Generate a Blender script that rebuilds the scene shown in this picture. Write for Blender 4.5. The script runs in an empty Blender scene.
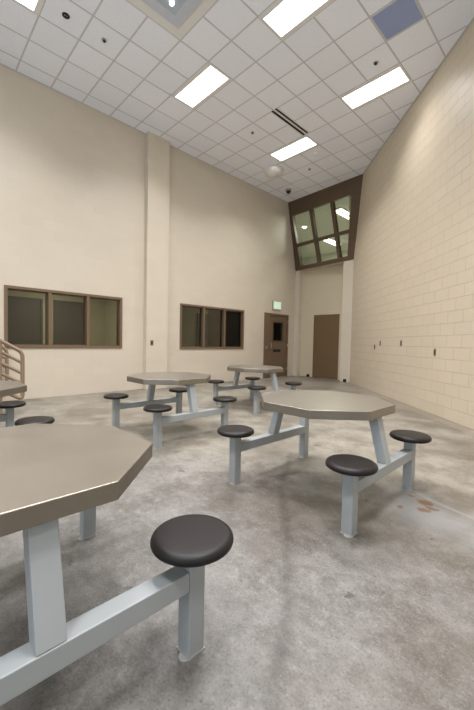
import bpy, bmesh, math
from mathutils import Vector, Matrix
PI = math.pi
SC = bpy.context.scene
COL = SC.collection
H = 6.31            # ceiling height
LX = -7.85          # left wall plane
RC = 4.90           # right wall plane: x + y = RC
CELL = 0.61
GX, GY = -8.097, 1.567   # ceiling grid origin
YB = 10.75          # back wall plane
YP = 10.42          # pilaster fronts / foot of the leaning window
YT = 9.93          # top of the leaning window
SK = -0.12          # the end wall stands slightly askew

# ------------------------------------------------------------------ materials
def new_mat(name):
    m = bpy.data.materials.new(name); m.use_nodes = True
    nt = m.node_tree
    return m, nt, nt.nodes['Principled BSDF']

def N(nt, t, **kw):
    n = nt.nodes.new(t)
    for k, v in kw.items():
        if k in n.inputs.keys(): n.inputs[k].default_value = v
        else: setattr(n, k, v)
    return n

def math_n(nt, op, a, b=None, c=None, clamp=False):
    n = nt.nodes.new('ShaderNodeMath'); n.operation = op; n.use_clamp = clamp
    for i, v in enumerate((a, b, c)):
        if v is None: continue
        if isinstance(v, (int, float)): n.inputs[i].default_value = v
        else: nt.links.new(v, n.inputs[i])
    return n.outputs[0]

def mix(nt, fac, a, b):
    n = nt.nodes.new('ShaderNodeMix'); n.data_type = 'RGBA'
    for s, v in ((n.inputs[0], fac), (n.inputs[6], a), (n.inputs[7], b)):
        if isinstance(v, (int, float)): s.default_value = v
        elif isinstance(v, tuple): s.default_value = (*v, 1) if len(v) == 3 else v
        else: nt.links.new(v, s)
    return n.outputs[2]

def ramp(nt, fac, lo, hi):
    n = nt.nodes.new('ShaderNodeMapRange'); n.clamp = True; n.interpolation_type = 'SMOOTHSTEP'
    nt.links.new(fac, n.inputs[0]); n.inputs[1].default_value = lo; n.inputs[2].default_value = hi
    return n.outputs[0]

def srgb(r, g, b):
    f = lambda c: (c/255/12.92) if c/255 <= 0.04045 else ((c/255+0.055)/1.055)**2.4
    return (f(r), f(g), f(b))

def noise(nt, vec, scale, detail=4, rough=0.55):
    n = N(nt, 'ShaderNodeTexNoise'); n.inputs['Scale'].default_value = scale
    n.inputs['Detail'].default_value = detail; n.inputs['Roughness'].default_value = rough
    nt.links.new(vec, n.inputs['Vector']); return n.outputs['Fac']

def simple(name, col, rough=0.5, metal=0.0, var=0.04, nscale=6.0, bump=0.0, bscale=200, coat=0, spec=0.5):
    # painted, moulded or metal surface with a faint mottling
    m, nt, p = new_mat(name)
    tc = N(nt, 'ShaderNodeTexCoord')
    f = noise(nt, tc.outputs['Object'], nscale)
    c = mix(nt, f, tuple(x*(1-var) for x in col), tuple(min(1, x*(1+var)) for x in col))
    nt.links.new(c, p.inputs['Base Color'])
    p.inputs['Roughness'].default_value = rough; p.inputs['Metallic'].default_value = metal
    p.inputs['Specular IOR Level'].default_value = spec
    if coat: p.inputs['Coat Weight'].default_value = coat
    if bump:
        b = N(nt, 'ShaderNodeBump'); b.inputs['Strength'].default_value = bump; b.inputs['Distance'].default_value = 0.002
        nt.links.new(noise(nt, tc.outputs['Object'], bscale, 2), b.inputs['Height']); nt.links.new(b.outputs[0], p.inputs['Normal'])
    return m

def block_mat(name, udir, col, mortar_dark=0.93, bump=0.35):
    """painted concrete block: running bond 406 x 203 mm, u measured along udir"""
    m, nt, p = new_mat(name)
    g = N(nt, 'ShaderNodeNewGeometry')
    d = N(nt, 'ShaderNodeVectorMath', operation='DOT_PRODUCT'); d.inputs[1].default_value = udir
    nt.links.new(g.outputs['Position'], d.inputs[0])
    s = N(nt, 'ShaderNodeSeparateXYZ'); nt.links.new(g.outputs['Position'], s.inputs[0])
    c = N(nt, 'ShaderNodeCombineXYZ'); nt.links.new(d.outputs['Value'], c.inputs[0]); nt.links.new(s.outputs[2], c.inputs[1])
    br = N(nt, 'ShaderNodeTexBrick'); br.offset = 0.5; br.squash = 1
    br.inputs['Scale'].default_value = 1; br.inputs['Brick Width'].default_value = 0.4064
    br.inputs['Row Height'].default_value = 0.2032; br.inputs['Mortar Size'].default_value = 0.0045
    br.inputs['Mortar Smooth'].default_value = 0.5; br.inputs['Bias'].default_value = 0
    br.inputs['Color1'].default_value = (*col, 1)
    br.inputs['Color2'].default_value = (*[x*0.965 for x in col], 1)
    br.inputs['Mortar'].default_value = (*[x*mortar_dark for x in col], 1)
    nt.links.new(c.outputs[0], br.inputs['Vector'])
    f = noise(nt, g.outputs['Position'], 0.9, 3)
    col2 = mix(nt, f, (0.96, 0.96, 0.96), (1.03, 1.03, 1.03))
    mm = nt.nodes.new('ShaderNodeMix'); mm.data_type = 'RGBA'; mm.blend_type = 'MULTIPLY'; mm.inputs[0].default_value = 1
    nt.links.new(br.outputs['Color'], mm.inputs[6]); nt.links.new(col2, mm.inputs[7])
    nt.links.new(mm.outputs[2], p.inputs['Base Color'])
    p.inputs['Roughness'].default_value = 0.42
    h = math_n(nt, 'SUBTRACT', math_n(nt, 'MULTIPLY', noise(nt, g.outputs['Position'], 60, 3), 0.25), br.outputs['Fac'])
    b = N(nt, 'ShaderNodeBump'); b.inputs['Strength'].default_value = bump; b.inputs['Distance'].default_value = 0.004
    nt.links.new(h, b.inputs['Height']); nt.links.new(b.outputs[0], p.inputs['Normal'])
    return m

WALLC = srgb(206, 195, 177)
r2 = 1/math.sqrt(2)
M = {}
M['wall_l'] = block_mat('painted_block_left', (0, 1, 0), WALLC, 0.945, 0.3)
M['wall_r'] = block_mat('painted_block_right', (r2, -r2, 0), srgb(205, 191, 168), 0.80, 1.0)
M['wall_b'] = block_mat('painted_block_back', (1, 0, 0), srgb(201, 188, 163), 0.92, 0.3)
M['pilaster'] = block_mat('painted_block_pilaster', (r2, r2, 0), srgb(207, 196, 178), 0.97, 0.12)
M['brown'] = simple('brown_painted_steel', srgb(112, 92, 70), 0.42)
M['brown_dark'] = simple('dark_brown_painted_steel', srgb(88, 70, 52), 0.45)
M['brown_door'] = simple('brown_door_paint', srgb(106, 84, 58), 0.5)
M['rail'] = simple('tan_rail_paint', srgb(132, 112, 90), 0.4)
M['frame'] = simple('grey_painted_tube', srgb(153, 157, 157), 0.36, var=0.03, bump=0.05)
M['seat'] = simple('black_moulded_seat', srgb(31, 27, 26), 0.42, var=0.06, bump=0.08, bscale=400, spec=0.22)
M['weld'] = simple('floor_caulk', srgb(150, 149, 143), 0.7)
M['steel'] = simple('brushed_handle_steel', srgb(190, 186, 178), 0.3, 1.0)
M['mirror'] = simple('dome_mirror', srgb(235, 233, 230), 0.3, 0.45, var=0.01)
M['black'] = simple('black_plastic', srgb(26, 25, 25), 0.5)
M['slot'] = simple('slot_black', srgb(8, 8, 8), 0.9)
M['white'] = simple('white_enamel', srgb(225, 224, 220), 0.35)
M['diff_grey'] = simple('diffuser_grey', srgb(196, 201, 210), 0.45)
M['diff_grey2'] = simple('diffuser_dark_grey', srgb(176, 186, 197), 0.45)
M['blue'] = simple('blue_grey_panel', srgb(148, 161, 198), 0.5, bump=0.2, bscale=60)
M['plate'] = simple('switch_plate', srgb(140, 128, 108), 0.4)
M['grid'] = simple('ceiling_tee', srgb(198, 197, 198), 0.5)
M['room_wall'] = simple('side_room_wall', srgb(176, 170, 140), 0.7)
M['ctrl_wall'] = simple('control_room_wall', srgb(204, 206, 192), 0.7)
M['room_dark'] = simple('side_room_door', srgb(70, 62, 52), 0.6)
M['concrete_plain'] = simple('plain_concrete', srgb(150, 144, 134), 0.7, bump=0.2, bscale=40)
M['plug'] = simple('black_rubber', srgb(34, 26, 22), 0.7)

# ceiling tile
m, nt, p = new_mat('ceiling_tile')
g = N(nt, 'ShaderNodeNewGeometry')
f1 = noise(nt, g.outputs['Position'], 55, 3, 0.7)
f2 = noise(nt, g.outputs['Position'], 1.3, 2)
sep = N(nt, 'ShaderNodeSeparateXYZ'); nt.links.new(g.outputs['Position'], sep.inputs[0])
ix = math_n(nt, 'FLOOR', math_n(nt, 'DIVIDE', math_n(nt, 'SUBTRACT', sep.outputs[0], GX), CELL))
iy = math_n(nt, 'FLOOR', math_n(nt, 'DIVIDE', math_n(nt, 'SUBTRACT', sep.outputs[1], GY), CELL))
cc = N(nt, 'ShaderNodeCombineXYZ'); nt.links.new(ix, cc.inputs[0]); nt.links.new(iy, cc.inputs[1])
wn = N(nt, 'ShaderNodeTexWhiteNoise'); nt.links.new(cc.outputs[0], wn.inputs['Vector'])
tile = mix(nt, wn.outputs['Value'], srgb(238, 240, 247), srgb(243, 245, 251))
sp = ramp(nt, f1, 0.30, 0.42)
tile = mix(nt, sp, srgb(208, 207, 210), tile)
nt.links.new(tile, p.inputs['Base Color']); p.inputs['Roughness'].default_value = 0.85
b = N(nt, 'ShaderNodeBump'); b.inputs['Strength'].default_value = 0.25; b.inputs['Distance'].default_value = 0.002
nt.links.new(f1, b.inputs['Height']); nt.links.new(b.outputs[0], p.inputs['Normal'])
M['tile'] = m

# stainless table top
m, nt, p = new_mat('brushed_stainless')
tc = N(nt, 'ShaderNodeTexCoord')
mp = N(nt, 'ShaderNodeMapping'); mp.inputs['Scale'].default_value = (3, 160, 3); nt.links.new(tc.outputs['Object'], mp.inputs[0])
fb = noise(nt, mp.outputs[0], 1.0, 3, 0.6)
fm = noise(nt, tc.outputs['Object'], 3.0, 4, 0.6)
c = mix(nt, fm, srgb(132, 124, 112), srgb(152, 144, 132))
nt.links.new(c, p.inputs['Base Color']); p.inputs['Metallic'].default_value = 0.78
r = math_n(nt, 'ADD', math_n(nt, 'MULTIPLY', fb, 0.08), math_n(nt, 'MULTIPLY_ADD', fm, 0.12, 0.27))
nt.links.new(r, p.inputs['Roughness'])
b = N(nt, 'ShaderNodeBump'); b.inputs['Strength'].default_value = 0.06; b.inputs['Distance'].default_value = 0.001
nt.links.new(fb, b.inputs['Height']); nt.links.new(b.outputs[0], p.inputs['Normal'])
M['stainless'] = m

# floor: worn concrete
m, nt, p = new_mat('worn_concrete')
g = N(nt, 'ShaderNodeNewGeometry'); P = g.outputs['Position']
sep = N(nt, 'ShaderNodeSeparateXYZ'); nt.links.new(P, sep.inputs[0]); X, Y = sep.outputs[0], sep.outputs[1]
n1 = noise(nt, P, 0.7, 6, 0.6); n2 = noise(nt, P, 3.2, 12, 0.74); n3 = noise(nt, P, 17, 8, 0.78); n4 = noise(nt, P, 90, 4, 0.75)
grey = mix(nt, ramp(nt, n2, 0.36, 0.64), srgb(136, 131, 123), srgb(178, 174, 167))
tan = mix(nt, ramp(nt, n2, 0.36, 0.64), srgb(170, 160, 140), srgb(222, 213, 194))
# grey near the camera gives way to lighter tan further off
jl = math_n(nt, 'ADD', math_n(nt, 'ADD', Y, math_n(nt, 'MULTIPLY', X, -0.3)), math_n(nt, 'MULTIPLY_ADD', n1, 1.2, -0.6))
base = mix(nt, ramp(nt, jl, 1.9, 4.2), grey, tan)
base = mix(nt, math_n(nt, 'MULTIPLY', ramp(nt, n3, 0.48, 0.66), 0.5), base, srgb(206, 202, 194))
base = mix(nt, math_n(nt, 'MULTIPLY', ramp(nt, n3, 0.48, 0.32), 0.5), base, srgb(104, 96, 88))
base = mix(nt, math_n(nt, 'MULTIPLY', ramp(nt, n1, 0.54, 0.38), 0.5), base, srgb(116, 101, 80))
base = mix(nt, math_n(nt, 'MULTIPLY', ramp(nt, n4, 0.54, 0.66), 0.6), base, srgb(84, 76, 70))
base = mix(nt, math_n(nt, 'MULTIPLY', ramp(nt, n4, 0.46, 0.34), 0.32), base, srgb(214, 210, 202))
n6 = noise(nt, P, 5.5, 3, 0.5)
base = mix(nt, math_n(nt, 'MULTIPLY', ramp(nt, n6, 0.70, 0.73), 0.6), base, srgb(84, 74, 66))
# pale scrapes
mp = N(nt, 'ShaderNodeMapping'); mp.inputs['Scale'].default_value = (2.0, 9.0, 1); mp.inputs['Rotation'].default_value = (0, 0, 0.6)
nt.links.new(P, mp.inputs[0]); n5 = noise(nt, mp.outputs[0], 1.6, 6, 0.75)
base = mix(nt, math_n(nt, 'MULTIPLY', ramp(nt, n5, 0.60, 0.72), 0.5), base, srgb(216, 210, 200))
# pale strip along the foot of the right-hand wall
strip = math_n(nt, 'ADD', X, Y)
base = mix(nt, math_n(nt, 'MULTIPLY', ramp(nt, strip, 4.56, 4.60), 0.55), base, srgb(205, 192, 170))
# the pale patched corner by the table, with its light joint line
def seg(ax, ay, bx, by, w0, w1):
    """1 on the segment a-b, 0 away from it"""
    dx, dy = bx-ax, by-ay; L2 = dx*dx+dy*dy
    px = math_n(nt, 'SUBTRACT', X, ax); py = math_n(nt, 'SUBTRACT', Y, ay)
    t = math_n(nt, 'DIVIDE', math_n(nt, 'ADD', math_n(nt, 'MULTIPLY', px, dx), math_n(nt, 'MULTIPLY', py, dy)), L2, clamp=True)
    qx = math_n(nt, 'SUBTRACT', px, math_n(nt, 'MULTIPLY', t, dx)); qy = math_n(nt, 'SUBTRACT', py, math_n(nt, 'MULTIPLY', t, dy))
    d = math_n(nt, 'SQRT', math_n(nt, 'ADD', math_n(nt, 'MULTIPLY', qx, qx), math_n(nt, 'MULTIPLY', qy, qy)))
    d = math_n(nt, 'ADD', d, math_n(nt, 'MULTIPLY_ADD', n3, 0.05, -0.025))
    return ramp(nt, d, w1, w0)
for a in ((-1.17, 3.19, -0.87, 3.02), (-0.87, 3.02, -0.30, 2.86)):
    base = mix(nt, math_n(nt, 'MULTIPLY', seg(*a, 0.0, 0.035), 0.45), base, srgb(222, 220, 214))
pp = [(-1.05, 2.95, -0.80, 2.72), (-0.80, 2.72, -0.45, 2.70)]
for a in pp:
    base = mix(nt, math_n(nt, 'MULTIPLY', seg(*a, 0.08, 0.34), 0.42), base, srgb(192, 192, 190))
# rust stains
for sx, sy, rx, ry in ((-0.86, 2.93, 0.075, 0.05), (-0.83, 2.79, 0.05, 0.04), (-0.97, 2.71, 0.025, 0.03), (-0.79, 2.86, 0.05, 0.03), (-0.98, 2.98, 0.03, 0.02)):
    dx = math_n(nt, 'DIVIDE', math_n(nt, 'SUBTRACT', X, sx), rx); dy = math_n(nt, 'DIVIDE', math_n(nt, 'SUBTRACT', Y, sy), ry)
    d = math_n(nt, 'SQRT', math_n(nt, 'ADD', math_n(nt, 'MULTIPLY', dx, dx), math_n(nt, 'MULTIPLY', dy, dy)))
    d = math_n(nt, 'ADD', d, math_n(nt, 'MULTIPLY_ADD', n3, 2.4, -1.2))
    base = mix(nt, math_n(nt, 'MULTIPLY', ramp(nt, d, 1.05, 0.7), 0.8), base, srgb(160, 114, 76))
# dark scuffed arc across the foreground
arc = [(-2.30, 3.10), (-1.783, 2.274), (-1.283, 1.722), (-0.953, 1.294), (-0.812, 1.066), (-0.70, 0.85)]
for i in range(len(arc)-1):
    base = mix(nt, math_n(nt, 'MULTIPLY', seg(*arc[i], *arc[i+1], 0.0, 0.06), 0.42), base, srgb(92, 86, 80))
hs = N(nt, 'ShaderNodeHueSaturation'); hs.inputs['Saturation'].default_value = 1.0; hs.inputs['Value'].default_value = 0.41
nt.links.new(base, hs.inputs['Color']); nt.links.new(hs.outputs[0], p.inputs['Base Color'])
rg = math_n(nt, 'MULTIPLY_ADD', n2, 0.5, 0.20); nt.links.new(rg, p.inputs['Roughness'])
b = N(nt, 'ShaderNodeBump'); b.inputs['Strength'].default_value = 0.25; b.inputs['Distance'].default_value = 0.003
nt.links.new(math_n(nt, 'ADD', n3, math_n(nt, 'MULTIPLY', n4, 0.4)), b.inputs['Height']); nt.links.new(b.outputs[0], p.inputs['Normal'])
M['floor'] = m

def glass_mat(name, tint, refl_rough=0.02):
    m = bpy.data.materials.new(name); m.use_nodes = True; nt = m.node_tree
    nt.nodes.remove(nt.nodes['Principled BSDF'])
    t = N(nt, 'ShaderNodeBsdfTransparent'); t.inputs[0].default_value = (*tint, 1)
    gl = N(nt, 'ShaderNodeBsdfGlossy'); gl.inputs['Roughness'].default_value = refl_rough
    fr = N(nt, 'ShaderNodeFresnel'); fr.inputs[0].default_value = 1.5
    mx = N(nt, 'ShaderNodeMixShader'); nt.links.new(fr.outputs[0], mx.inputs[0])
    nt.links.new(t.outputs[0], mx.inputs[1]); nt.links.new(gl.outputs[0], mx.inputs[2])
    nt.links.new(mx.outputs[0], nt.nodes['Material Output'].inputs[0]); return m
M['glass'] = glass_mat('grey_glass', (0.72, 0.72, 0.66))
M['glass_green'] = glass_mat('green_glass', (0.86, 0.88, 0.82))

def emit(name, col, s):
    m, nt, p = new_mat(name)
    p.inputs['Base Color'].default_value = (0.8, 0.8, 0.8, 1)
    p.inputs['Emission Color'].default_value = (*col, 1); p.inputs['Emission Strength'].default_value = s
    return m
M['lamp'] = emit('lit_prismatic_diffuser', (1.0, 0.98, 0.94), 5.0)
M['tube'] = emit('lit_tube', (1.0, 0.98, 0.92), 8.0)
M['bright_dot'] = emit('lit_dot', (1.0, 1.0, 1.0), 6.0)
M['exit_face'] = emit('exit_face', srgb(186, 214, 176), 0.45)
M['exit_green'] = emit('exit_letters', srgb(70, 205, 120), 0.6)

# ------------------------------------------------------------------ mesh helpers
def box(bm, x0, x1, y0, y1, z0, z1):
    vs = [bm.verts.new(v) for v in ((x0,y0,z0),(x1,y0,z0),(x1,y1,z0),(x0,y1,z0),(x0,y0,z1),(x1,y0,z1),(x1,y1,z1),(x0,y1,z1))]
    for f in ((0,3,2,1),(4,5,6,7),(0,1,5,4),(1,2,6,5),(2,3,7,6),(3,0,4,7)): bm.faces.new([vs[i] for i in f])
    return vs

def hexa(bm, q0, q1):
    """solid between two 4-point loops"""
    a = [bm.verts.new(v) for v in q0]; b = [bm.verts.new(v) for v in q1]
    bm.faces.new(a[::-1]); bm.faces.new(b)
    for i in range(4): bm.faces.new((a[i], a[(i+1)%4], b[(i+1)%4], b[i]))

def prism(bm, pts, z0, z1):
    a = [bm.verts.new((x, y, z0)) for x, y in pts]; b = [bm.verts.new((x, y, z1)) for x, y in pts]
    n = len(pts); bm.faces.new(a[::-1]); bm.faces.new(b)
    for i in range(n): bm.faces.new((a[i], a[(i+1)%n], b[(i+1)%n], b[i]))

def lathe(bm, prof, seg=40, cx=0, cy=0):
    rings = []
    for r, z in prof:
        if r < 1e-6: rings.append([bm.verts.new((cx, cy, z))])
        else: rings.append([bm.verts.new((cx+r*math.cos(2*PI*k/seg), cy+r*math.sin(2*PI*k/seg), z)) for k in range(seg)])
    for a, b in zip(rings, rings[1:]):
        for k in range(seg):
            k2 = (k+1) % seg
            if len(a) == 1 and len(b) == 1: continue
            if len(a) == 1: bm.faces.new((a[0], b[k], b[k2]))
            elif len(b) == 1: bm.faces.new((a[k], b[0], a[k2]))
            else: bm.faces.new((a[k], b[k], b[k2], a[k2]))

def tube(bm, pts, r, seg=12):
    pts = [Vector(p) for p in pts]; rings = []
    up = Vector((0, 0, 1)); prev = None
    for i, p in enumerate(pts):
        t = (pts[min(i+1, len(pts)-1)] - pts[max(i-1, 0)]).normalized()
        ref = prev if prev is not None else (up if abs(t.dot(up)) < 0.9 else Vector((1, 0, 0)))
        a = (ref - t*ref.dot(t)).normalized(); b = t.cross(a); prev = a
        rings.append([bm.verts.new(p + r*(a*math.cos(2*PI*k/seg) + b*math.sin(2*PI*k/seg))) for k in range(seg)])
    for A, B in zip(rings, rings[1:]):
        for k in range(seg): bm.faces.new((A[k], A[(k+1)%seg], B[(k+1)%seg], B[k]))
    bm.faces.new(rings[0][::-1]); bm.faces.new(rings[-1])

def fillet(pts, r, n=5):
    """round the corners of a polyline"""
    pts = [Vector(p) for p in pts]; out = [pts[0]]
    for a, b, c in zip(pts, pts[1:], pts[2:]):
        u = (a-b).normalized(); v = (c-b).normalized()
        p0 = b+u*r; p2 = b+v*r
        for k in range(n+1):
            t = k/n; out.append(p0*(1-t)**2 + b*2*t*(1-t) + p2*t*t)
    out.append(pts[-1]); return out

def obj(name, bm, mat, parent=None, bevel=0, smooth=False, seg=2):
    bmesh.ops.recalc_face_normals(bm, faces=bm.faces)
    me = bpy.data.meshes.new(name); bm.to_mesh(me); bm.free()
    me.materials.append(M[mat])
    o = bpy.data.objects.new(name, me); COL.objects.link(o)
    if parent: o.parent = parent
    if smooth or bevel:
        for f in me.polygons: f.use_smooth = True
        try: me.set_sharp_from_angle(angle=math.radians(35))
        except Exception: pass
    if bevel:
        b = o.modifiers.new('bevel', 'BEVEL'); b.width = bevel; b.segments = seg; b.limit_method = 'ANGLE'; b.harden_normals = True
    return o

def tag(o, label=None, cat=None, group=None, kind=None):
    if label: o['label'] = label
    if cat: o['category'] = cat
    if group: o['group'] = group
    if kind: o['kind'] = kind
    return o

def thing(name, label, cat, loc=(0, 0, 0), group=None, kind=None):
    o = bpy.data.objects.new(name, None); COL.objects.link(o); o.location = loc; o.empty_display_size = 0.1
    return tag(o, label, cat, group, kind)

def dup(root, loc, label, group=None, leave_out=None):
    r = root.copy(); COL.objects.link(r); r.location = loc; r['label'] = label
    if group: r['group'] = group
    for ch in list(root.children):
        if leave_out and ch.data and ch.data.name == leave_out: continue
        c = ch.copy(); COL.objects.link(c); c.parent = r
        for gch in list(ch.children):
            d = gch.copy(); COL.objects.link(d); d.parent = c
    return r

def struct(name, bm, mat, label, cat, parent=None, bevel=0):
    o = obj(name, bm, mat, parent, bevel)
    return tag(o, label, cat, kind='structure')

# ------------------------------------------------------------------ shell
T = 0.2
RX1, RY1 = 4.0, RC-4.0           # where the right wall ends, behind and beside the camera
YF = -4.0
RPX = RC-YB                       # right wall meets back wall
bm = bmesh.new()
prism(bm, [(LX-T, YF-T), (RX1+T, YF-T), (RX1+T, RY1+0.1), (RPX+0.3, YB+T), (LX-T, YB+T)], -0.15, 0)
struct('floor', bm, 'floor', 'worn grey and tan concrete floor with stains', 'floor')

# left wall with two window openings and a door opening
W1 = (1.36, 3.735, 1.03, 2.235); W2 = (5.395, 7.87, 1.01, 2.26); D1 = (8.86, 10.19, 0, 2.268)
bm = bmesh.new()
ys = [YF-T, W1[0], W1[1], W2[0], W2[1], D1[0], D1[1], YB+T]
for i in range(len(ys)-1):
    y0, y1 = ys[i], ys[i+1]
    hole = {1: W1, 3: W2, 5: D1}.get(i)
    if hole:
        if hole[2] > 0: box(bm, LX-T, LX, y0, y1, 0, hole[2])
        if i == 5:   # over the door the wall stops against the leaning window
            box(bm, LX-T, LX, y0, y1, hole[3], 3.94)
            hexa(bm, [(LX-T, y0, 3.94), (LX, y0, 3.94), (LX, YP+0.15, 3.94), (LX-T, YP+0.15, 3.94)],
                     [(LX-T, y0, H+0.15), (LX, y0, H+0.15), (LX, YT+0.05, H+0.15), (LX-T, YT+0.05, H+0.15)])
        else: box(bm, LX-T, LX, y0, y1, hole[3], H+0.15)
    elif i == 6:
        box(bm, LX-T, LX, y0, y1, 0, 3.94)
    else: box(bm, LX-T, LX, y0, y1, 0, H+0.15)
bmesh.ops.remove_doubles(bm, verts=bm.verts, dist=1e-5)
struct('wall_left', bm, 'wall_l', 'tall cream painted block wall holding both windows', 'wall')

# right wall: a slab at 45 degrees
def rw(s, off=0.0):   # point on the right wall, s metres of x, off metres into the room
    return (s - off*r2, RC - s - off*r2)
bm = bmesh.new()
prism(bm, [rw(RPX), rw(RX1), rw(RX1+0.1, -T), rw(RPX-0.05, -T)], 0, H+0.15)
struct('wall_right', bm, 'wall_r', 'tall cream painted block wall running diagonally on the right', 'wall')

# back wall below the leaning window, with the door opening
D2 = (-7.10, -6.075, 0, 2.27)
ZS = 3.94                         # foot of the leaning window
bm = bmesh.new()
box(bm, LX, D2[0], YB, YB+T, 0, ZS-0.01); box(bm, D2[1], RPX, YB, YB+T, 0, ZS-0.01); box(bm, D2[0], D2[1], YB, YB+T, D2[3], ZS-0.01)
bmesh.ops.remove_doubles(bm, verts=bm.verts, dist=1e-5)
struct('wall_back', bm, 'wall_b', 'narrow cream block wall at the far end under the leaning window', 'wall')
bm = bmesh.new(); prism(bm, [(LX, YP+0.17), (RC-YP+0.14, YP-0.12), (RC-YB, YB+T), (LX, YB+T)], ZS-0.01, ZS)
struct('trim_4', bm, 'wall_b', 'ledge over the far wall carrying the leaning window', 'ledge')
bm = bmesh.new()   # wall behind the camera with a long opening added for cool light
box(bm, LX-T, -5.0, YF-T, YF, 0, H+0.15); box(bm, 3.0, RX1+T, YF-T, YF, 0, H+0.15)
box(bm, -5.0, 3.0, YF-T, YF, 0, 1.0); box(bm, -5.0, 3.0, YF-T, YF, 4.2, H+0.15)
struct('wall_front', bm, 'wall_b', 'cream wall behind the camera', 'wall')
bm = bmesh.new(); box(bm, RX1, RX1+T, YF, -3.6, 0, H+0.15); box(bm, RX1, RX1+T, 0.5, RY1, 0, H+0.15)
box(bm, RX1, RX1+T, -3.6, 0.5, 0, 0.9); box(bm, RX1, RX1+T, -3.6, 0.5, 3.5, H+0.15)
struct('wall_side', bm, 'wall_l', 'cream wall to the right behind the camera', 'wall')

# pilasters
bm = bmesh.new(); box(bm, LX, -7.70, 4.30, 4.91, 0, H)
struct('trim_1', bm, 'pilaster', 'full height cream pilaster between the two wall windows', 'pilaster')
bm = bmesh.new(); prism(bm, [(LX, YP+0.15), (-7.65, YP+0.126), (-7.65, YB), (LX, YB)], 0, ZS-0.01)
struct('trim_2', bm, 'pilaster', 'slim cream pilaster in the corner right of the door with the exit sign', 'pilaster')
bm = bmesh.new(); prism(bm, [(-5.75, YP-0.10), (RC-YP+0.14, YP-0.14), (RC-YB, YB), (-5.99, YB)], 0, ZS-0.01)
struct('trim_3', bm, 'pilaster', 'pale cream pilaster between the plain brown door and the right wall', 'pilaster')

# ceiling
bm = bmesh.new()
prism(bm, [(LX-T, YF-T), (RX1+T, YF-T), (RX1+T, RY1+0.1), (RC-YT+0.35, YT-0.08), (LX-T, YT+0.10)], H, H+0.12)
struct('ceiling', bm, 'tile', 'white suspended ceiling of square tiles', 'ceiling')
bm = bmesh.new(); w = 0.012
for j in range(0, 21):
    x = GX + j*CELL
    if x < LX or x > RX1: continue
    box(bm, x-w, x+w, YF, min(YT-0.06*(x+6.6), RC-x), H-0.004, H)
for i in range(-9, 14):
    y = GY + i*CELL
    if y < YF or y > YT+0.1: continue
    box(bm, LX, min(RX1, RC-y, -6.6 + (YT-y)/0.06), y-w, y+w, H-0.0035, H)
struct('trim_5', bm, 'grid', 'grid of thin metal tees between the ceiling tiles', 'ceiling grid')
# wall angle round the edge of the ceiling
bm = bmesh.new(); box(bm, LX, LX+0.022, YF, YT, H-0.005, H)
prism(bm, [rw(RC-YT), rw(RX1), rw(RX1, 0.022), rw(RC-YT, 0.022)], H-0.005, H)
struct('trim_6', bm, 'grid', 'thin metal angle where the ceiling meets the walls', 'ceiling trim')

# ------------------------------------------------------------------ windows in the left wall
def wall_window(name, W, label):
    y0, y1, z0, z1 = W; root = thing(name, label, 'window', (LX, (y0+y1)/2, z0), kind='structure')
    L = (y1-y0); hz = z1-z0; fw = 0.055; dep = 0.15
    bm = bmesh.new(); h = L/2
    box(bm, -dep, 0.02, -h, h, 0, fw); box(bm, -dep, 0.02, -h, h, hz-fw, hz)
    box(bm, -dep, 0.02, -h, -h+fw, fw, hz-fw); box(bm, -dep, 0.02, h-fw, h, fw, hz-fw)
    obj('window_frame', bm, 'brown', root, bevel=0.003)
    pw = (L-2*fw-2*fw*1.1)/3
    for k in range(3):
        a = -h+fw+k*(pw+fw*1.1)
        if k < 2:
            bm = bmesh.new(); box(bm, -dep, 0.018, a+pw, a+pw+fw*1.1, fw, hz-fw); obj('mullion', bm, 'brown', root, bevel=0.003)
        bm = bmesh.new()   # glazing stops
        s = 0.018
        for g0, g1 in ((-dep+0.01, -0.085), (-0.073, -0.05)):
            box(bm, g0, g1, a, a+s, fw, hz-fw); box(bm, g0, g1, a+pw-s, a+pw, fw, hz-fw)
            box(bm, g0, g1, a+s, a+pw-s, fw, fw+s); box(bm, g0, g1, a+s, a+pw-s, hz-fw-s, hz-fw)
        obj('glazing_stop', bm, 'brown_dark', root)
        bm = bmesh.new(); box(bm, -0.084, -0.074, a, a+pw, fw, hz-fw); obj('pane', bm, 'glass', root)
wall_window('window_1', W1, 'brown framed three pane window nearer the stair railing')
wall_window('window_2', W2, 'brown framed three pane window between the pilaster and the exit door')

# dim rooms behind the windows
bm = bmesh.new()
RB = -10.9
ya, yb, zr = 0.2, 13.4, 2.75
box(bm, RB-0.1, RB, ya, yb, 0, zr); box(bm, RB, LX-T, ya-0.1, ya, 0, zr); box(bm, RB, LX-T, yb, yb+0.1, 0, zr)
box(bm, RB, LX-T-0.5, 4.62, 4.72, 0, zr)          # partition between the two rooms
box(bm, RB+1.2, LX-T, 7.9, 8.0, 0, zr)
struct('wall_office', bm, 'room_wall', 'pale walls of the dim rooms seen through the wall windows', 'wall')
bm = bmesh.new(); box(bm, RB-0.1, LX-T, ya-0.1, yb+0.1, zr, zr+0.1)
struct('ceiling_office', bm, 'tile', 'dim ceiling of the rooms behind the wall windows', 'ceiling')
bm = bmesh.new(); box(bm, RB-0.1, LX-T, ya-0.1, yb+0.1, -0.15, 0)
struct('floor_office', bm, 'concrete_plain', 'dim floor of the rooms behind the wall windows', 'floor')
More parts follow.
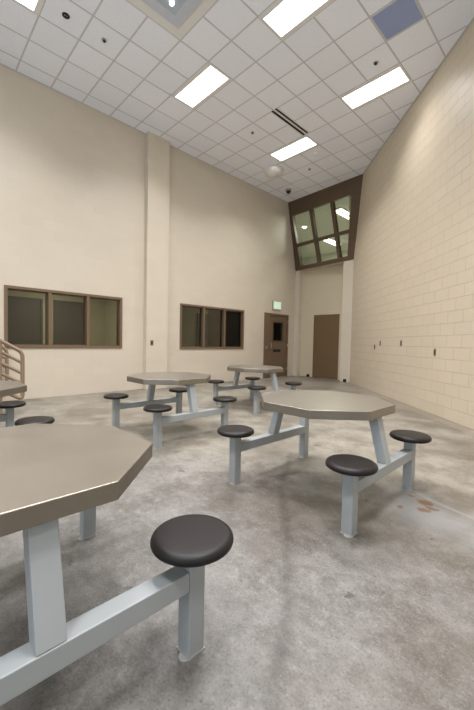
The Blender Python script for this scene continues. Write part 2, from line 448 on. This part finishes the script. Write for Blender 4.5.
for n, (a, b, nm) in enumerate(((1.98, 2.74, 'dark door behind the left pane of the nearer window'), (3.15, 3.90, 'dark door behind the middle pane of the nearer window'), (8.35, 9.75, 'wide dark door behind the middle pane of the farther window'))):
    root = thing('door_%d' % (n+3), nm, 'door', (RB, (a+b)/2, 0), kind='structure')
    bm = bmesh.new(); h = (b-a)/2
    box(bm, 0.002, 0.05, -h, h, 0, 2.28); obj('door_leaf', bm, 'room_dark', root)
    bm = bmesh.new()
    box(bm, 0.002, 0.07, -h-0.06, -h, 0, 2.34); box(bm, 0.002, 0.07, h, h+0.06, 0, 2.34); box(bm, 0.002, 0.07, -h, h, 2.28, 2.34)
    obj('door_frame', bm, 'room_dark', root)

for k, (lx, ly) in enumerate(((-9.4, 3.0), (-9.3, 10.4))):  # unseen lamps added to brighten the rooms behind the windows
    r = thing('office_fill_light', 'unseen fill light added in the room behind the nearer wall window' if k == 0 else 'unseen fill light added in the room behind the farther wall window', 'light', (lx, ly, zr))
    bm = bmesh.new(); box(bm, -0.6, 0.6, -0.15, 0.15, -0.05, -0.001); obj('housing', bm, 'white', r)
    la = bpy.data.lights.new('lamp', 'AREA'); la.shape = 'RECTANGLE'; la.size = 1.1; la.size_y = 0.25; la.energy = 45; la.color = (1, 0.97, 0.9)
    lo = bpy.data.objects.new('lamp', la); COL.objects.link(lo); lo.parent = r; lo.location = (0, 0, -0.055)

# ------------------------------------------------------------------ leaning control-room window
Ht = H - ZS
def sk(t): return SK + 0.06*t
def lean(x, t, d=0.0):
    """t 0..1 up the leaning plane, d metres behind it; x world"""
    n = Vector((0, Ht, YP-YT)).normalized()   # normal pointing away from the room, and up
    return Vector((x, YP + (YT-YP)*t + sk(t)*(x+6.6), ZS + Ht*t)) + n*d
def xr(t): return (RC - (YP + (YT-YP)*t) - sk(t)*6.6)/(1+sk(t))       # right wall at that height
# vertical bar centres bottom->top, from the photo
root = thing('window_3', 'large brown six pane window leaning out over the far end wall', 'window', (-6.6, YP, ZS), kind='structure')
def lbar(bm, xa0, xa1, t0, xb0, xb1, t1, d0, d1):
    q = [lean(xa0, t0, d0), lean(xa1, t0, d0), lean(xb1, t1, d0), lean(xb0, t1, d0)]
    r = [lean(xa0, t0, d1), lean(xa1, t0, d1), lean(xb1, t1, d1), lean(xb0, t1, d1)]
    hexa(bm, q, r)
def finish(name, bm, mat, bevel=0):
    o = obj(name, bm, mat, None, bevel)
    o.data.transform(Matrix.Translation((6.6, -YP, -ZS))); o.parent = root; return o
tb, tm0, tm1, tt = 0.058, 0.348, 0.393, 0.803
# x edges of the panes at foot (tb) and head (tt)
PB = [(-7.58, -6.82), (-6.72, -5.98), (-5.87, -5.60)]
PT = [(-7.73, -6.98), (-6.86, -6.13), (-6.02, -5.34)]
def px(k, e, t):
    u = (t-tb)/(tt-tb); 
    if k == 2: return PB[2][e]*(1-u) + PT[2][e]*u
    return PB[k][e]*(1-u) + PT[k][e]*u
bm = bmesh.new(); D = 0.14
lbar(bm, LX, xr(0), 0, LX, xr(tb), tb, 0, D)
lbar(bm, LX, xr(tt), tt, LX, xr(1), 1.0, 0, D)
lbar(bm, LX, px(0, 0, tb), tb, LX, px(0, 0, tt), tt, 0, D)
lbar(bm, px(2, 1, tb), xr(tb), tb, px(2, 1, tt), xr(tt), tt, 0, D)
finish('window_frame', bm, 'brown_dark')
for k in (0, 1):
    bm = bmesh.new(); lbar(bm, px(k, 1, tb), px(k+1, 0, tb), tb, px(k, 1, tt), px(k+1, 0, tt), tt, 0.005, D); finish('mullion', bm, 'brown_dark')
for k in range(3):
    bm = bmesh.new(); lbar(bm, px(k, 0, tm0), px(k, 1, tm0), tm0, px(k, 0, tm1), px(k, 1, tm1), tm1, 0.01, D-0.01); finish('transom', bm, 'brown_dark')
    for t0, t1 in ((tb, tm0), (tm1, tt)):
        bm = bmesh.new(); lbar(bm, px(k, 0, t0), px(k, 1, t0), t0, px(k, 0, t1), px(k, 1, t1), t1, 0.08, 0.09); finish('pane', bm, 'glass_green')

# control room behind it
bm = bmesh.new()
CX0, CX1, CY1, CZ = -12.2, -3.2, 17.2, 3.9
box(bm, CX0-0.1, CX0, YT+0.2, CY1, CZ, H); box(bm, CX1, CX1+0.1, YB+T, CY1, CZ, H); box(bm, CX0-0.1, CX1+0.1, CY1, CY1+0.1, CZ, H)
hexa(bm, [(CX0-0.1, YP+0.15, CZ), (LX, YP+0.15, CZ), (LX, YP+0.27, CZ), (CX0-0.1, YP+0.27, CZ)],
     [(CX0-0.1, YT+0.09, H), (LX, YT+0.09, H), (LX, YT+0.2, H), (CX0-0.1, YT+0.2, H)])
prism(bm, [(RC-YT+0.3, YT), (CX1+0.1, YB+T-0.1), (CX1+0.1, YB+T), (RC-YB+0.3, YB+T), ], CZ, H)
struct('wall_control_room', bm, 'ctrl_wall', 'pale green walls of the room behind the leaning window', 'wall')
bm = bmesh.new(); prism(bm, [(CX0, YT+0.12), (LX, YT+0.12), (RC-YT+0.3, YT+0.0), (CX1, YB+T-0.1), (CX1, CY1), (CX0, CY1)], H, H+0.1)
struct('ceiling_control_room', bm, 'ctrl_wall', 'pale ceiling seen through the leaning window', 'ceiling')
bm = bmesh.new(); box(bm, CX0, CX1, YB+T, CY1, CZ-0.12, CZ); box(bm, CX0, LX-T, YT+0.2, YB+T, CZ-0.12, CZ)
struct('floor_control_room', bm, 'concrete_plain', 'floor of the room behind the leaning window', 'floor')
for cx, cy, lb in ((-6.83, 12.24, 'two tube strip light seen in the upper right pane'), (-9.12, 15.23, 'two tube strip light seen in the lower middle pane')):
    f = thing('strip_light', lb, 'light', (cx, cy, H), group='strip lights behind the leaning window')
    bm = bmesh.new(); box(bm, -0.17, 0.17, -0.58, 0.58, -0.04, 0.0); obj('housing', bm, 'white', f)
    for s in (-1, 1):
        bm = bmesh.new(); tube(bm, [(s*0.115, -0.55, -0.07), (s*0.115, 0.55, -0.07)], 0.026); obj('tube', bm, 'tube', f, smooth=True)
    la = bpy.data.lights.new('lamp', 'AREA'); la.shape = 'RECTANGLE'; la.size = 0.3; la.size_y = 1.1; la.energy = 110; la.color = (0.97, 1, 0.93)
    lo = bpy.data.objects.new('lamp', la); COL.objects.link(lo); lo.parent = f; lo.location = (0, 0, -0.11)
f = thing('reflection_disc', 'small round glowing disc added for the reflection in the upper left pane', 'light', (-8.93, 12.57, H))  # added glowing disc standing in for a small reflection
bm = bmesh.new(); lathe(bm, [(0, -0.02), (0.09, -0.02), (0.10, 0.0)], 24); obj('lens', bm, 'tube', f)

# ------------------------------------------------------------------ doors
root = thing('door_1', 'brown steel door with a small window under the exit sign', 'door', (LX, (D1[0]+D1[1])/2, 0), kind='structure')
bm = bmesh.new(); h = (D1[1]-D1[0])/2; z = D1[3]
box(bm, -0.15, 0.025, -h, -h+0.30, 0, z); box(bm, -0.15, 0.025, h-0.06, h, 0, z); box(bm, -0.15, 0.025, -h+0.30, h-0.06, z-0.07, z)
obj('door_frame', bm, 'brown', root, bevel=0.003)
yl0, yl1 = -h+0.305, h-0.065; zl = z-0.075
wy0, wy1, wz0, wz1 = -0.20, 0.40, 1.27, 2.0
bm = bmesh.new()
for a, b, c, d in ((yl0, wy0, 0.01, zl), (wy1, yl1, 0.01, zl), (wy0, wy1, 0.01, wz0), (wy0, wy1, wz1, zl)):
    box(bm, -0.06, -0.012, a, b, c, d)
bmesh.ops.remove_doubles(bm, verts=bm.verts, dist=1e-5)
leaf = obj('door_leaf', bm, 'brown', root)
bm = bmesh.new(); s = 0.045
for a, b, c, d in ((wy0, wy0+s, wz0, wz1), (wy1-s, wy1, wz0, wz1), (wy0+s, wy1-s, wz0, wz0+s), (wy0+s, wy1-s, wz1-s, wz1)):
    box(bm, -0.062, 0.0, a, b, c, d)
obj('vision_frame', bm, 'brown_dark', leaf)
bm = bmesh.new(); box(bm, -0.04, -0.03, wy0+s, wy1-s, wz0+s, wz1-s); obj('pane', bm, 'glass', leaf)
bm = bmesh.new(); box(bm, -0.012, 0.0, -0.14, 0.26, 0.91, 1.0); obj('pass_slot', bm, 'black', leaf)
bm = bmesh.new(); tube(bm, fillet([(-0.012, -0.32, 1.02), (0.05, -0.32, 1.02), (0.05, -0.32, 1.24), (-0.012, -0.32, 1.24)], 0.025), 0.011, 10)
tag(obj('pull_handle', bm, 'steel', leaf, smooth=True), 'steel pull handle')
bm = bmesh.new(); box(bm, 0.025, 0.032, -h+0.08, -h+0.17, 1.0, 1.12); box(bm, 0.032, 0.05, -h+0.11, -h+0.14, 1.03, 1.08)
tag(obj('key_plate', bm, 'steel', root), 'steel key plate')
bm = bmesh.new()
for zz in (0.25, 1.1, 1.95): box(bm, 0.025, 0.04, h-0.075, h-0.045, zz, zz+0.1)
obj('hinge', bm, 'steel', root)

root = thing('door_2', 'plain flush brown door in the far end wall', 'door', ((D2[0]+D2[1])/2, YB, 0), kind='structure')
h = (D2[1]-D2[0])/2; z = D2[3]
bm = bmesh.new(); box(bm, -h, -h+0.045, -0.012, 0.1, 0, z); box(bm, h-0.045, h, -0.012, 0.1, 0, z); box(bm, -h+0.045, h-0.045, -0.012, 0.1, z-0.045, z)
obj('door_frame', bm, 'brown_door', root, bevel=0.003)
bm = bmesh.new(); box(bm, -h+0.048, h-0.048, -0.004, 0.045, 0.01, z-0.048); obj('door_leaf', bm, 'brown_door', root)

# exit sign
root = thing('exit_sign', 'lit green and white exit sign over the brown door', 'sign', (LX, 9.482, 2.41))
bm = bmesh.new(); box(bm, 0.0, 0.055, -0.22, 0.22, 0, 0.29); obj('housing', bm, 'steel', root, bevel=0.006)
bm = bmesh.new(); box(bm, 0.056, 0.060, -0.205, 0.205, 0.015, 0.275); obj('face', bm, 'exit_face', root)
def letters():
    bm = bmesh.new()
    zt, zb, wd, st = 0.225, 0.065, 0.072, 0.02
    def bar(a, b, w=st):   # a,b = (y,z)
        a = Vector((0, *a)); b = Vector((0, *b)); t = (b-a).normalized(); n = Vector((0, -t.z, t.y))*w/2; e = t*w/2*0
        q = [a-n-e, a+n-e, b+n+e, b-n+e]
        hexa(bm, [v+Vector((0.0605, 0, 0)) for v in q], [v+Vector((0.066, 0, 0)) for v in q])
    y = -0.17
    bar((y+st/2, zb), (y+st/2, zt)); 
    for zz in (zb+st/2, (zb+zt)/2, zt-st/2): bar((y, zz), (y+wd, zz))
    y += 0.09; bar((y, zb), (y+wd, zt)); bar((y, zt), (y+wd, zb))
    y += 0.10; bar((y, zb), (y, zt))
    y += 0.035; bar((y, zt-st/2), (y+wd, zt-st/2)); bar((y+wd/2, zb), (y+wd/2, zt))
    return bm
obj('lettering', letters(), 'exit_green', root)

# ------------------------------------------------------------------ small wall fittings
def plate(name, label, loc, rot, group=None, w=0.07, hh=0.115):
    r = thing(name, label, 'socket' if 'socket' in label else 'switch', loc, group); r.rotation_euler = (0, 0, rot)
    bm = bmesh.new(); box(bm, -w/2, w/2, -0.006, 0, -hh/2, hh/2); obj('cover_plate', bm, 'plate', r, bevel=0.002)
    bm = bmesh.new(); box(bm, -w/4, w/4, -0.010, -0.006, -hh/3.2, hh/3.2); obj('insert', bm, 'black', r)
plate('wall_switch', 'small grey switch plate on the tall pilaster', (-7.70, 4.455, 1.17), PI/2, w=0.09, hh=0.14)
for s, zz, lb in ((-3.965, 1.181, 'small dark plate on the right wall, farthest and lowest of the left pair'),
                  (-3.71, 1.277, 'small dark plate on the right wall, nearer of the left pair'),
                  (-2.905, 1.282, 'small dark plate on the right wall, second from the right'),
                  (-1.96, 1.125, 'small dark plate on the right wall, closest to the camera')):
    x, y = rw(s); plate('wall_plate', lb, (x, y, zz), -PI/4, 'small dark plates on the right wall', w=0.075, hh=0.135)
for x, lb in ((-7.28, 'small black door stop on the floor left of the plain door'), (-5.55, 'small black door stop at the foot of the right pilaster')):
    y = YB if x < -7 else YP-0.13
    r = thing('door_stop', lb, 'door stop', (x, y, 0), 'black door stops by the far wall')
    bm = bmesh.new(); box(bm, -0.05, 0.05, -0.025, 0, 0.0, 0.10); obj('bracket', bm, 'plug', r, bevel=0.004)
    bm = bmesh.new(); tube(bm, [(0, -0.02, 0.05), (0, -0.085, 0.05)], 0.032); obj('rubber_bumper', bm, 'plug', r, smooth=True)

# ------------------------------------------------------------------ ceiling fixtures
def make_light(label, loc, group):
    r = thing('ceiling_light', label, 'light', loc, group)
    bm = bmesh.new(); a, b, fw, fy = 0.605, 0.30, 0.033, 0.078
    for q in ((-a, a, -b, -b+fy), (-a, a, b-fy, b), (-a, -a+fw, -b+fy, b-fy), (a-fw, a, -b+fy, b-fy)): box(bm, *q, -0.010, -0.001)
    obj('light_frame', bm, 'white', r)
    bm = bmesh.new(); box(bm, -a+fw, a-fw, -b+fy, b-fy, -0.007, -0.001); obj('diffuser', bm, 'lamp', r)
    la = bpy.data.lights.new('lamp', 'AREA'); la.shape = 'RECTANGLE'; la.size = 1.12; la.size_y = 0.42
    la.energy = LAMP_W; la.color = LAMP_C; la.spread = math.radians(LAMP_S)
    lo = bpy.data.objects.new('lamp', la); COL.objects.link(lo); lo.parent = r; lo.location = (0, 0, -0.012)
    return r
LAMP_W, LAMP_C, LAMP_S = 72, (0.98, 0.97, 1.0), 122
GL = 'recessed ceiling lights'
def cell(j, i): return (GX+j*CELL, GY+i*CELL, H)
L0 = make_light('rectangular ceiling light right of the square air diffuser, nearest top edge', cell(8, 4.5), GL)
dup(L0, cell(4, 4.5), 'rectangular ceiling light between the left wall and the square air diffuser')
LD = dup(L0, cell(8, 8.5), 'rectangular ceiling light nearest the right wall')
for ch in LD.children:   # dimmed to soften the bright spot on the right wall
    if ch.type == 'LIGHT': ch.data = ch.data.copy(); ch.data.energy = LAMP_W*0.42
dup(L0, cell(4, 9.5), 'rectangular ceiling light next to the black slots, nearest the leaning window')
dup(L0, cell(4, -0.5), 'rectangular ceiling light in the top left corner of the photo')
for jj, ii in ((8, -0.5), (12, -0.5), (12, 1.5), (4, -5.5), (8, -5.5), (13, -5.5), (17, -3.5)):  # unseen lights added for general lighting
    dup(L0, cell(jj, ii), 'unseen rectangular ceiling light added above or behind the camera', 'added ceiling lights out of view')

def sprinkler(label, loc, big=False):
    r = thing('sprinkler_head', label, 'sprinkler', loc, 'sprinkler heads in the ceiling')
    bm = bmesh.new(); R = 0.055 if big else 0.042
    lathe(bm, [(R*0.45, 0.004), (R*0.45, -0.01), (R*0.8, -0.012), (R, -0.008), (R+0.003, 0.004)], 24); obj('escutcheon', bm, 'black' if big else 'steel', r, smooth=True)
    bm = bmesh.new(); lathe(bm, [(0, 0.004), (0.012, 0.004), (0.012, -0.016), (0.007, -0.018), (0.007, -0.026), (0.024, -0.028), (0.024, -0.031), (0, -0.031)], 16); obj('nozzle', bm, 'black', r)
sprinkler('dark sprinkler head near the ceiling light in the top left corner', cell(3.5, 0.5), True)
sprinkler('sprinkler head one tile beyond the darkest one at top left', cell(3.5, 1.5))
sprinkler('sprinkler head beside the light nearest the right wall', cell(8.5, 7.5))
sprinkler('sprinkler head left of the black ceiling slots', cell(3.57, 7.42))
sprinkler('sprinkler head between the farthest light and the leaning window', cell(3.57, 11.38))
r = thing('smoke_detector', 'small round white smoke detector beyond the black slots', 'smoke detector', cell(4.54, 10.45))
bm = bmesh.new(); lathe(bm, [(0.075, 0), (0.075, -0.012), (0.068, -0.02), (0, -0.02)], 28); obj('base_ring', bm, 'white', r, smooth=True)
bm = bmesh.new(); lathe(bm, [(0.055, -0.02), (0.052, -0.045), (0.04, -0.052), (0, -0.052)], 28); obj('sensor_cap', bm, 'white', r, smooth=True)
r = thing('security_camera', 'small dark dome security camera near the leaning window', 'camera', cell(1.5, 12.45))
bm = bmesh.new(); lathe(bm, [(0.095, 0.004), (0.10, -0.045), (0.085, -0.06), (0, -0.06)], 28); obj('base', bm, 'steel', r, smooth=True)
bm = bmesh.new(); lathe(bm, [(0.075*math.cos(a*PI/16), -0.06-0.085*math.sin(a*PI/16)) for a in range(8)]+[(0, -0.145)], 28); obj('dome', bm, 'black', r, smooth=True)
r = thing('ceiling_mirror_dome', 'large white dome mirror on the ceiling past the farthest light', 'mirror', cell(2.25, 10.3))
bm = bmesh.new(); lathe(bm, [(0.30, 0), (0.31, -0.006), (0.30, -0.014), (0.285, -0.016)], 48); obj('rim', bm, 'white', r, smooth=True)
bm = bmesh.new(); lathe(bm, [(0.288*math.cos(a*PI/24), -0.012-0.20*math.sin(a*PI/24)) for a in range(12)]+[(0, -0.212)], 48); obj('dome', bm, 'mirror', r, smooth=True)
# slot diffuser
r = thing('slot_diffuser', 'pair of long black air slots in the ceiling', 'vent', cell(5.035, 7.97))
for dx in (-0.052, 0.052):
    bm = bmesh.new(); box(bm, dx-0.025, dx+0.025, -0.60, 0.60, -0.006, -0.001); obj('slot', bm, 'slot', r)
bm = bmesh.new()
for dx in (-0.091, 0.0, 0.091): box(bm, dx-0.013, dx+0.013, -0.61, 0.61, -0.010, -0.001)
obj('flange', bm, 'white', r)
# square diffuser
r = thing('square_air_diffuser', 'large stepped square grey air diffuser at the top of the photo', 'vent', cell(6, 2))
bm = bmesh.new(); box(bm, -0.60, 0.60, -0.60, 0.60, -0.005, -0.001); obj('panel', bm, 'white', r)
def ring(a, b, z0, z1):
    bm = bmesh.new()
    for x0, x1, y0, y1 in ((-a, a, -a, -b), (-a, a, b, a), (-a, -b, -b, b), (b, a, -b, b)): box(bm, x0, x1, y0, y1, z0, z1)
    return bm
obj('outer_cone', ring(0.43, 0.28, -0.03, -0.006), 'diff_grey', r); obj('inner_cone', ring(0.28, 0.16, -0.022, -0.006), 'diff_grey2', r)
bm = bmesh.new(); box(bm, -0.16, 0.16, -0.16, 0.16, -0.012, -0.006); obj('core', bm, 'diff_grey2', r)
bm = bmesh.new(); lathe(bm, [(0.0, -0.045), (0.03, -0.035), (0.035, -0.012)], 20, -0.15, 0.14); obj('glowing_dot', bm, 'bright_dot', r, smooth=True)  # small glowing dot set off centre in the diffuser
# blue panel
r = thing('blue_ceiling_panel', 'single blue grey panel in the white ceiling near the right wall', 'panel', cell(9.5, 6.5))
bm = bmesh.new(); box(bm, -0.275, 0.275, -0.275, 0.275, -0.008, -0.001); obj('panel', bm, 'blue', r, bevel=0.002)
obj('edge_frame', ring(0.293, 0.277, -0.008, -0.001), 'diff_grey', r)

# ------------------------------------------------------------------ tables
TS = 0.076; XS = 0.544; YS = 0.5205
SEAT = {}
def make_table(label, loc):
    r = thing('mess_table', label, 'table', loc, 'steel tables with attached stools')
    ap = 0.528; c = ap*math.tan(PI/8)
    octo = [(ap, -c), (ap, c), (c, ap), (-c, ap), (-ap, c), (-ap, -c), (-c, -ap), (c, -ap)]
    bm = bmesh.new(); prism(bm, octo, 0.694, 0.760); obj('tabletop', bm, 'stainless', r, bevel=0.005, seg=3)
    bm = bmesh.new(); box(bm, -0.42, 0.42, -0.06, 0.06, 0.664, 0.6935); obj('support_channel', bm, 'frame', r, bevel=0.003)
    for s in (-1, 1):
        x = s*XS
        bm = bmesh.new(); box(bm, x-TS/2, x+TS/2, -YS+TS/2, YS-TS/2, 0.269, 0.347); obj('beam', bm, 'frame', r, bevel=0.005)
        # slanted leg: wide in y, leaning in towards the table's middle
        bm = bmesh.new(); xt = s*(XS-0.088); t = 0.037
        hexa(bm, [(x-t, -0.042, 0.347), (x+t, -0.042, 0.347), (x+t, 0.042, 0.347), (x-t, 0.042, 0.347)],
                 [(xt-t, -0.042, 0.6935), (xt+t, -0.042, 0.6935), (xt+t, 0.042, 0.6935), (xt-t, 0.042, 0.6935)])
        obj('leg', bm, 'frame', r, bevel=0.005)
        for q in (-1, 1):
            y = q*YS
            bm = bmesh.new(); box(bm, x-TS/2, x+TS/2, y-TS/2, y+TS/2, 0.0, 0.4315); p_ = obj('stool_post', bm, 'frame', r, bevel=0.005)
            bm = bmesh.new(); box(bm, x-TS/2-0.004, x+TS/2+0.004, y-TS/2-0.004, y+TS/2+0.004, 0.0, 0.005); lathe(bm, [(0.026, 0.0), (0.022, 0.003), (0, 0.004)], 14, x+0.012, y-TS/2)
            obj('floor_caulk', bm, 'weld', p_)
            bm = bmesh.new(); R = 0.164
            prof = [(0, 0.432), (R-0.035, 0.432), (R-0.012, 0.434), (R-0.003, 0.441), (R, 0.450), (R-0.001, 0.458), (R-0.005, 0.466), (R-0.012, 0.472), (R-0.021, 0.4755), (R-0.032, 0.477), (R-0.05, 0.478), (0, 0.478)]
            lathe(bm, prof, 56, x, y); SEAT[(s, q)] = obj('stool_seat', bm, 'seat', r, smooth=True).data.name
    return r
t0 = make_table('octagonal steel table largest in the left foreground, with four black stools', (-1.616, 0.291, 0))
dup(t0, (-1.600, 2.597, 0), 'octagonal steel table on the right, closest to the diagonal wall', leave_out=SEAT[(-1, 1)])
dup(t0, (-3.987, 2.600, 0), 'octagonal steel table in front of the tall pilaster')
dup(t0, (-4.526, 4.867, 0), 'octagonal steel table farthest away, in front of the exit door')
dup(t0, (-4.138, 0.342, 0), 'octagonal steel table cut off by the left edge, beside the stair railing')

# ------------------------------------------------------------------ stair and railings
def railing(x, y0, label, k=0.62):
    r = thing('stair_railing', label, 'railing', (x, y0, 0), 'brown stair railings')
    # local: y runs back up the stair towards -y
    L = 3.2
    def P_(d, zz): return (0, -d, zz)
    bm = bmesh.new()
    tube(bm, fillet([P_(L, 1.0+k*L), P_(0, 1.0), P_(0, 0.24), P_(L, 0.24+k*L)], 0.08), 0.030, 12); obj('top_rail', bm, 'rail', r, smooth=True)
    for i, zz in enumerate((0.835, 0.665, 0.50)):
        bm = bmesh.new(); tube(bm, [P_(L, zz+k*L), P_(0.01, zz)], 0.024, 12); obj('rail', bm, 'rail', r, smooth=True)
    for d, zb in ((0.30, 0.0), (1.75, 0.0), (3.1, 0.0)):
        bm = bmesh.new(); tube(bm, [P_(d, zb), P_(d, 1.0+k*d)], 0.028, 12); obj('post', bm, 'rail', r, smooth=True)
    return r
railing(-6.32, 1.34, 'tan tubular stair railing nearer the tables at the left edge')
railing(-7.72, 1.38, 'tan tubular stair railing against the left wall')
bm = bmesh.new()
for i in range(7): box(bm, -7.70, -6.37, 0.78-(i+1)*0.28, 0.78-i*0.28 if i else 0.78, 0, 0.174*(i+1))
struct('trim_7', bm, 'concrete_plain', 'concrete steps between the two stair railings', 'steps')

# unseen windows and lamps added to supply cool light from behind
root = thing('added_window_4', 'long brown framed unseen window added behind the camera for cool light', 'window', (-1.0, YF-T/2, 1.0), kind='structure')
bm = bmesh.new(); box(bm, -4, 4, -0.08, 0.08, 0, 0.08); box(bm, -4, 4, -0.08, 0.08, 3.12, 3.2)
for x in (-4, -2, 0, 2, 3.92): box(bm, x, x+0.08, -0.08, 0.08, 0.08, 3.12)
obj('window_frame', bm, 'brown', root)
root = thing('added_window_5', 'brown framed unseen window added in the side wall for cool light', 'window', (RX1+T/2, -1.55, 0.9), kind='structure')
bm = bmesh.new(); box(bm, -0.08, 0.08, -2.05, 2.05, 0, 0.08); box(bm, -0.08, 0.08, -2.05, 2.05, 2.52, 2.6)
for y in (-2.05, -0.04, 1.97): box(bm, -0.08, 0.08, y, y+0.08, 0.08, 2.52)
obj('window_frame', bm, 'brown', root)
def daylight_fill(loc, direction, sx, sy, e):
    # cool area lamp outside an added opening, tilted up to brighten the ceiling
    la = bpy.data.lights.new('daylight_fill', 'AREA'); la.shape = 'RECTANGLE'; la.size = sx; la.size_y = sy
    la.energy = e; la.color = (0.70, 0.84, 1.0)
    lo = bpy.data.objects.new('daylight_fill', la); COL.objects.link(lo); lo.location = loc
    lo.rotation_euler = (-Vector(direction)).to_track_quat('Z', 'Y').to_euler()
daylight_fill((-1.0, YF-T-0.05, 2.6), (0, 1, 0.7), 7.8, 3.0, 270)
daylight_fill((RX1+T+0.05, -1.55, 2.2), (-1, 0, 0.7), 4.0, 2.5, 60)

# ------------------------------------------------------------------ camera, world
cam = bpy.data.cameras.new('camera'); co = bpy.data.objects.new('camera', cam); COL.objects.link(co)
Rr = ((0.6945591471568469, -0.7182264608377612, -0.041693429377029786), (0.7191410895955088, 0.6947660348686184, 0.011672619599814213), (0.020583594344473714, -0.03809078294550386, 0.9990622642750854))
mat = Matrix(((Rr[0][0], Rr[0][2], -Rr[0][1], 0), (Rr[1][0], Rr[1][2], -Rr[1][1], 0), (Rr[2][0], Rr[2][2], -Rr[2][1], 1.236), (0, 0, 0, 1)))
co.matrix_world = mat
cam.sensor_fit = 'VERTICAL'; cam.sensor_height = 36; cam.lens = 342.6153/710*36; cam.clip_start = 0.02
SC.camera = co
w = bpy.data.worlds.new('world'); SC.world = w; w.use_nodes = True
w.node_tree.nodes['Background'].inputs[0].default_value = (0.9, 0.93, 1, 1); w.node_tree.nodes['Background'].inputs[1].default_value = 0.3
vs = SC.view_settings; vs.view_transform = 'Standard'; vs.look = 'None'; vs.gamma = 1; vs.exposure = 0.0; vs.use_curve_mapping = False
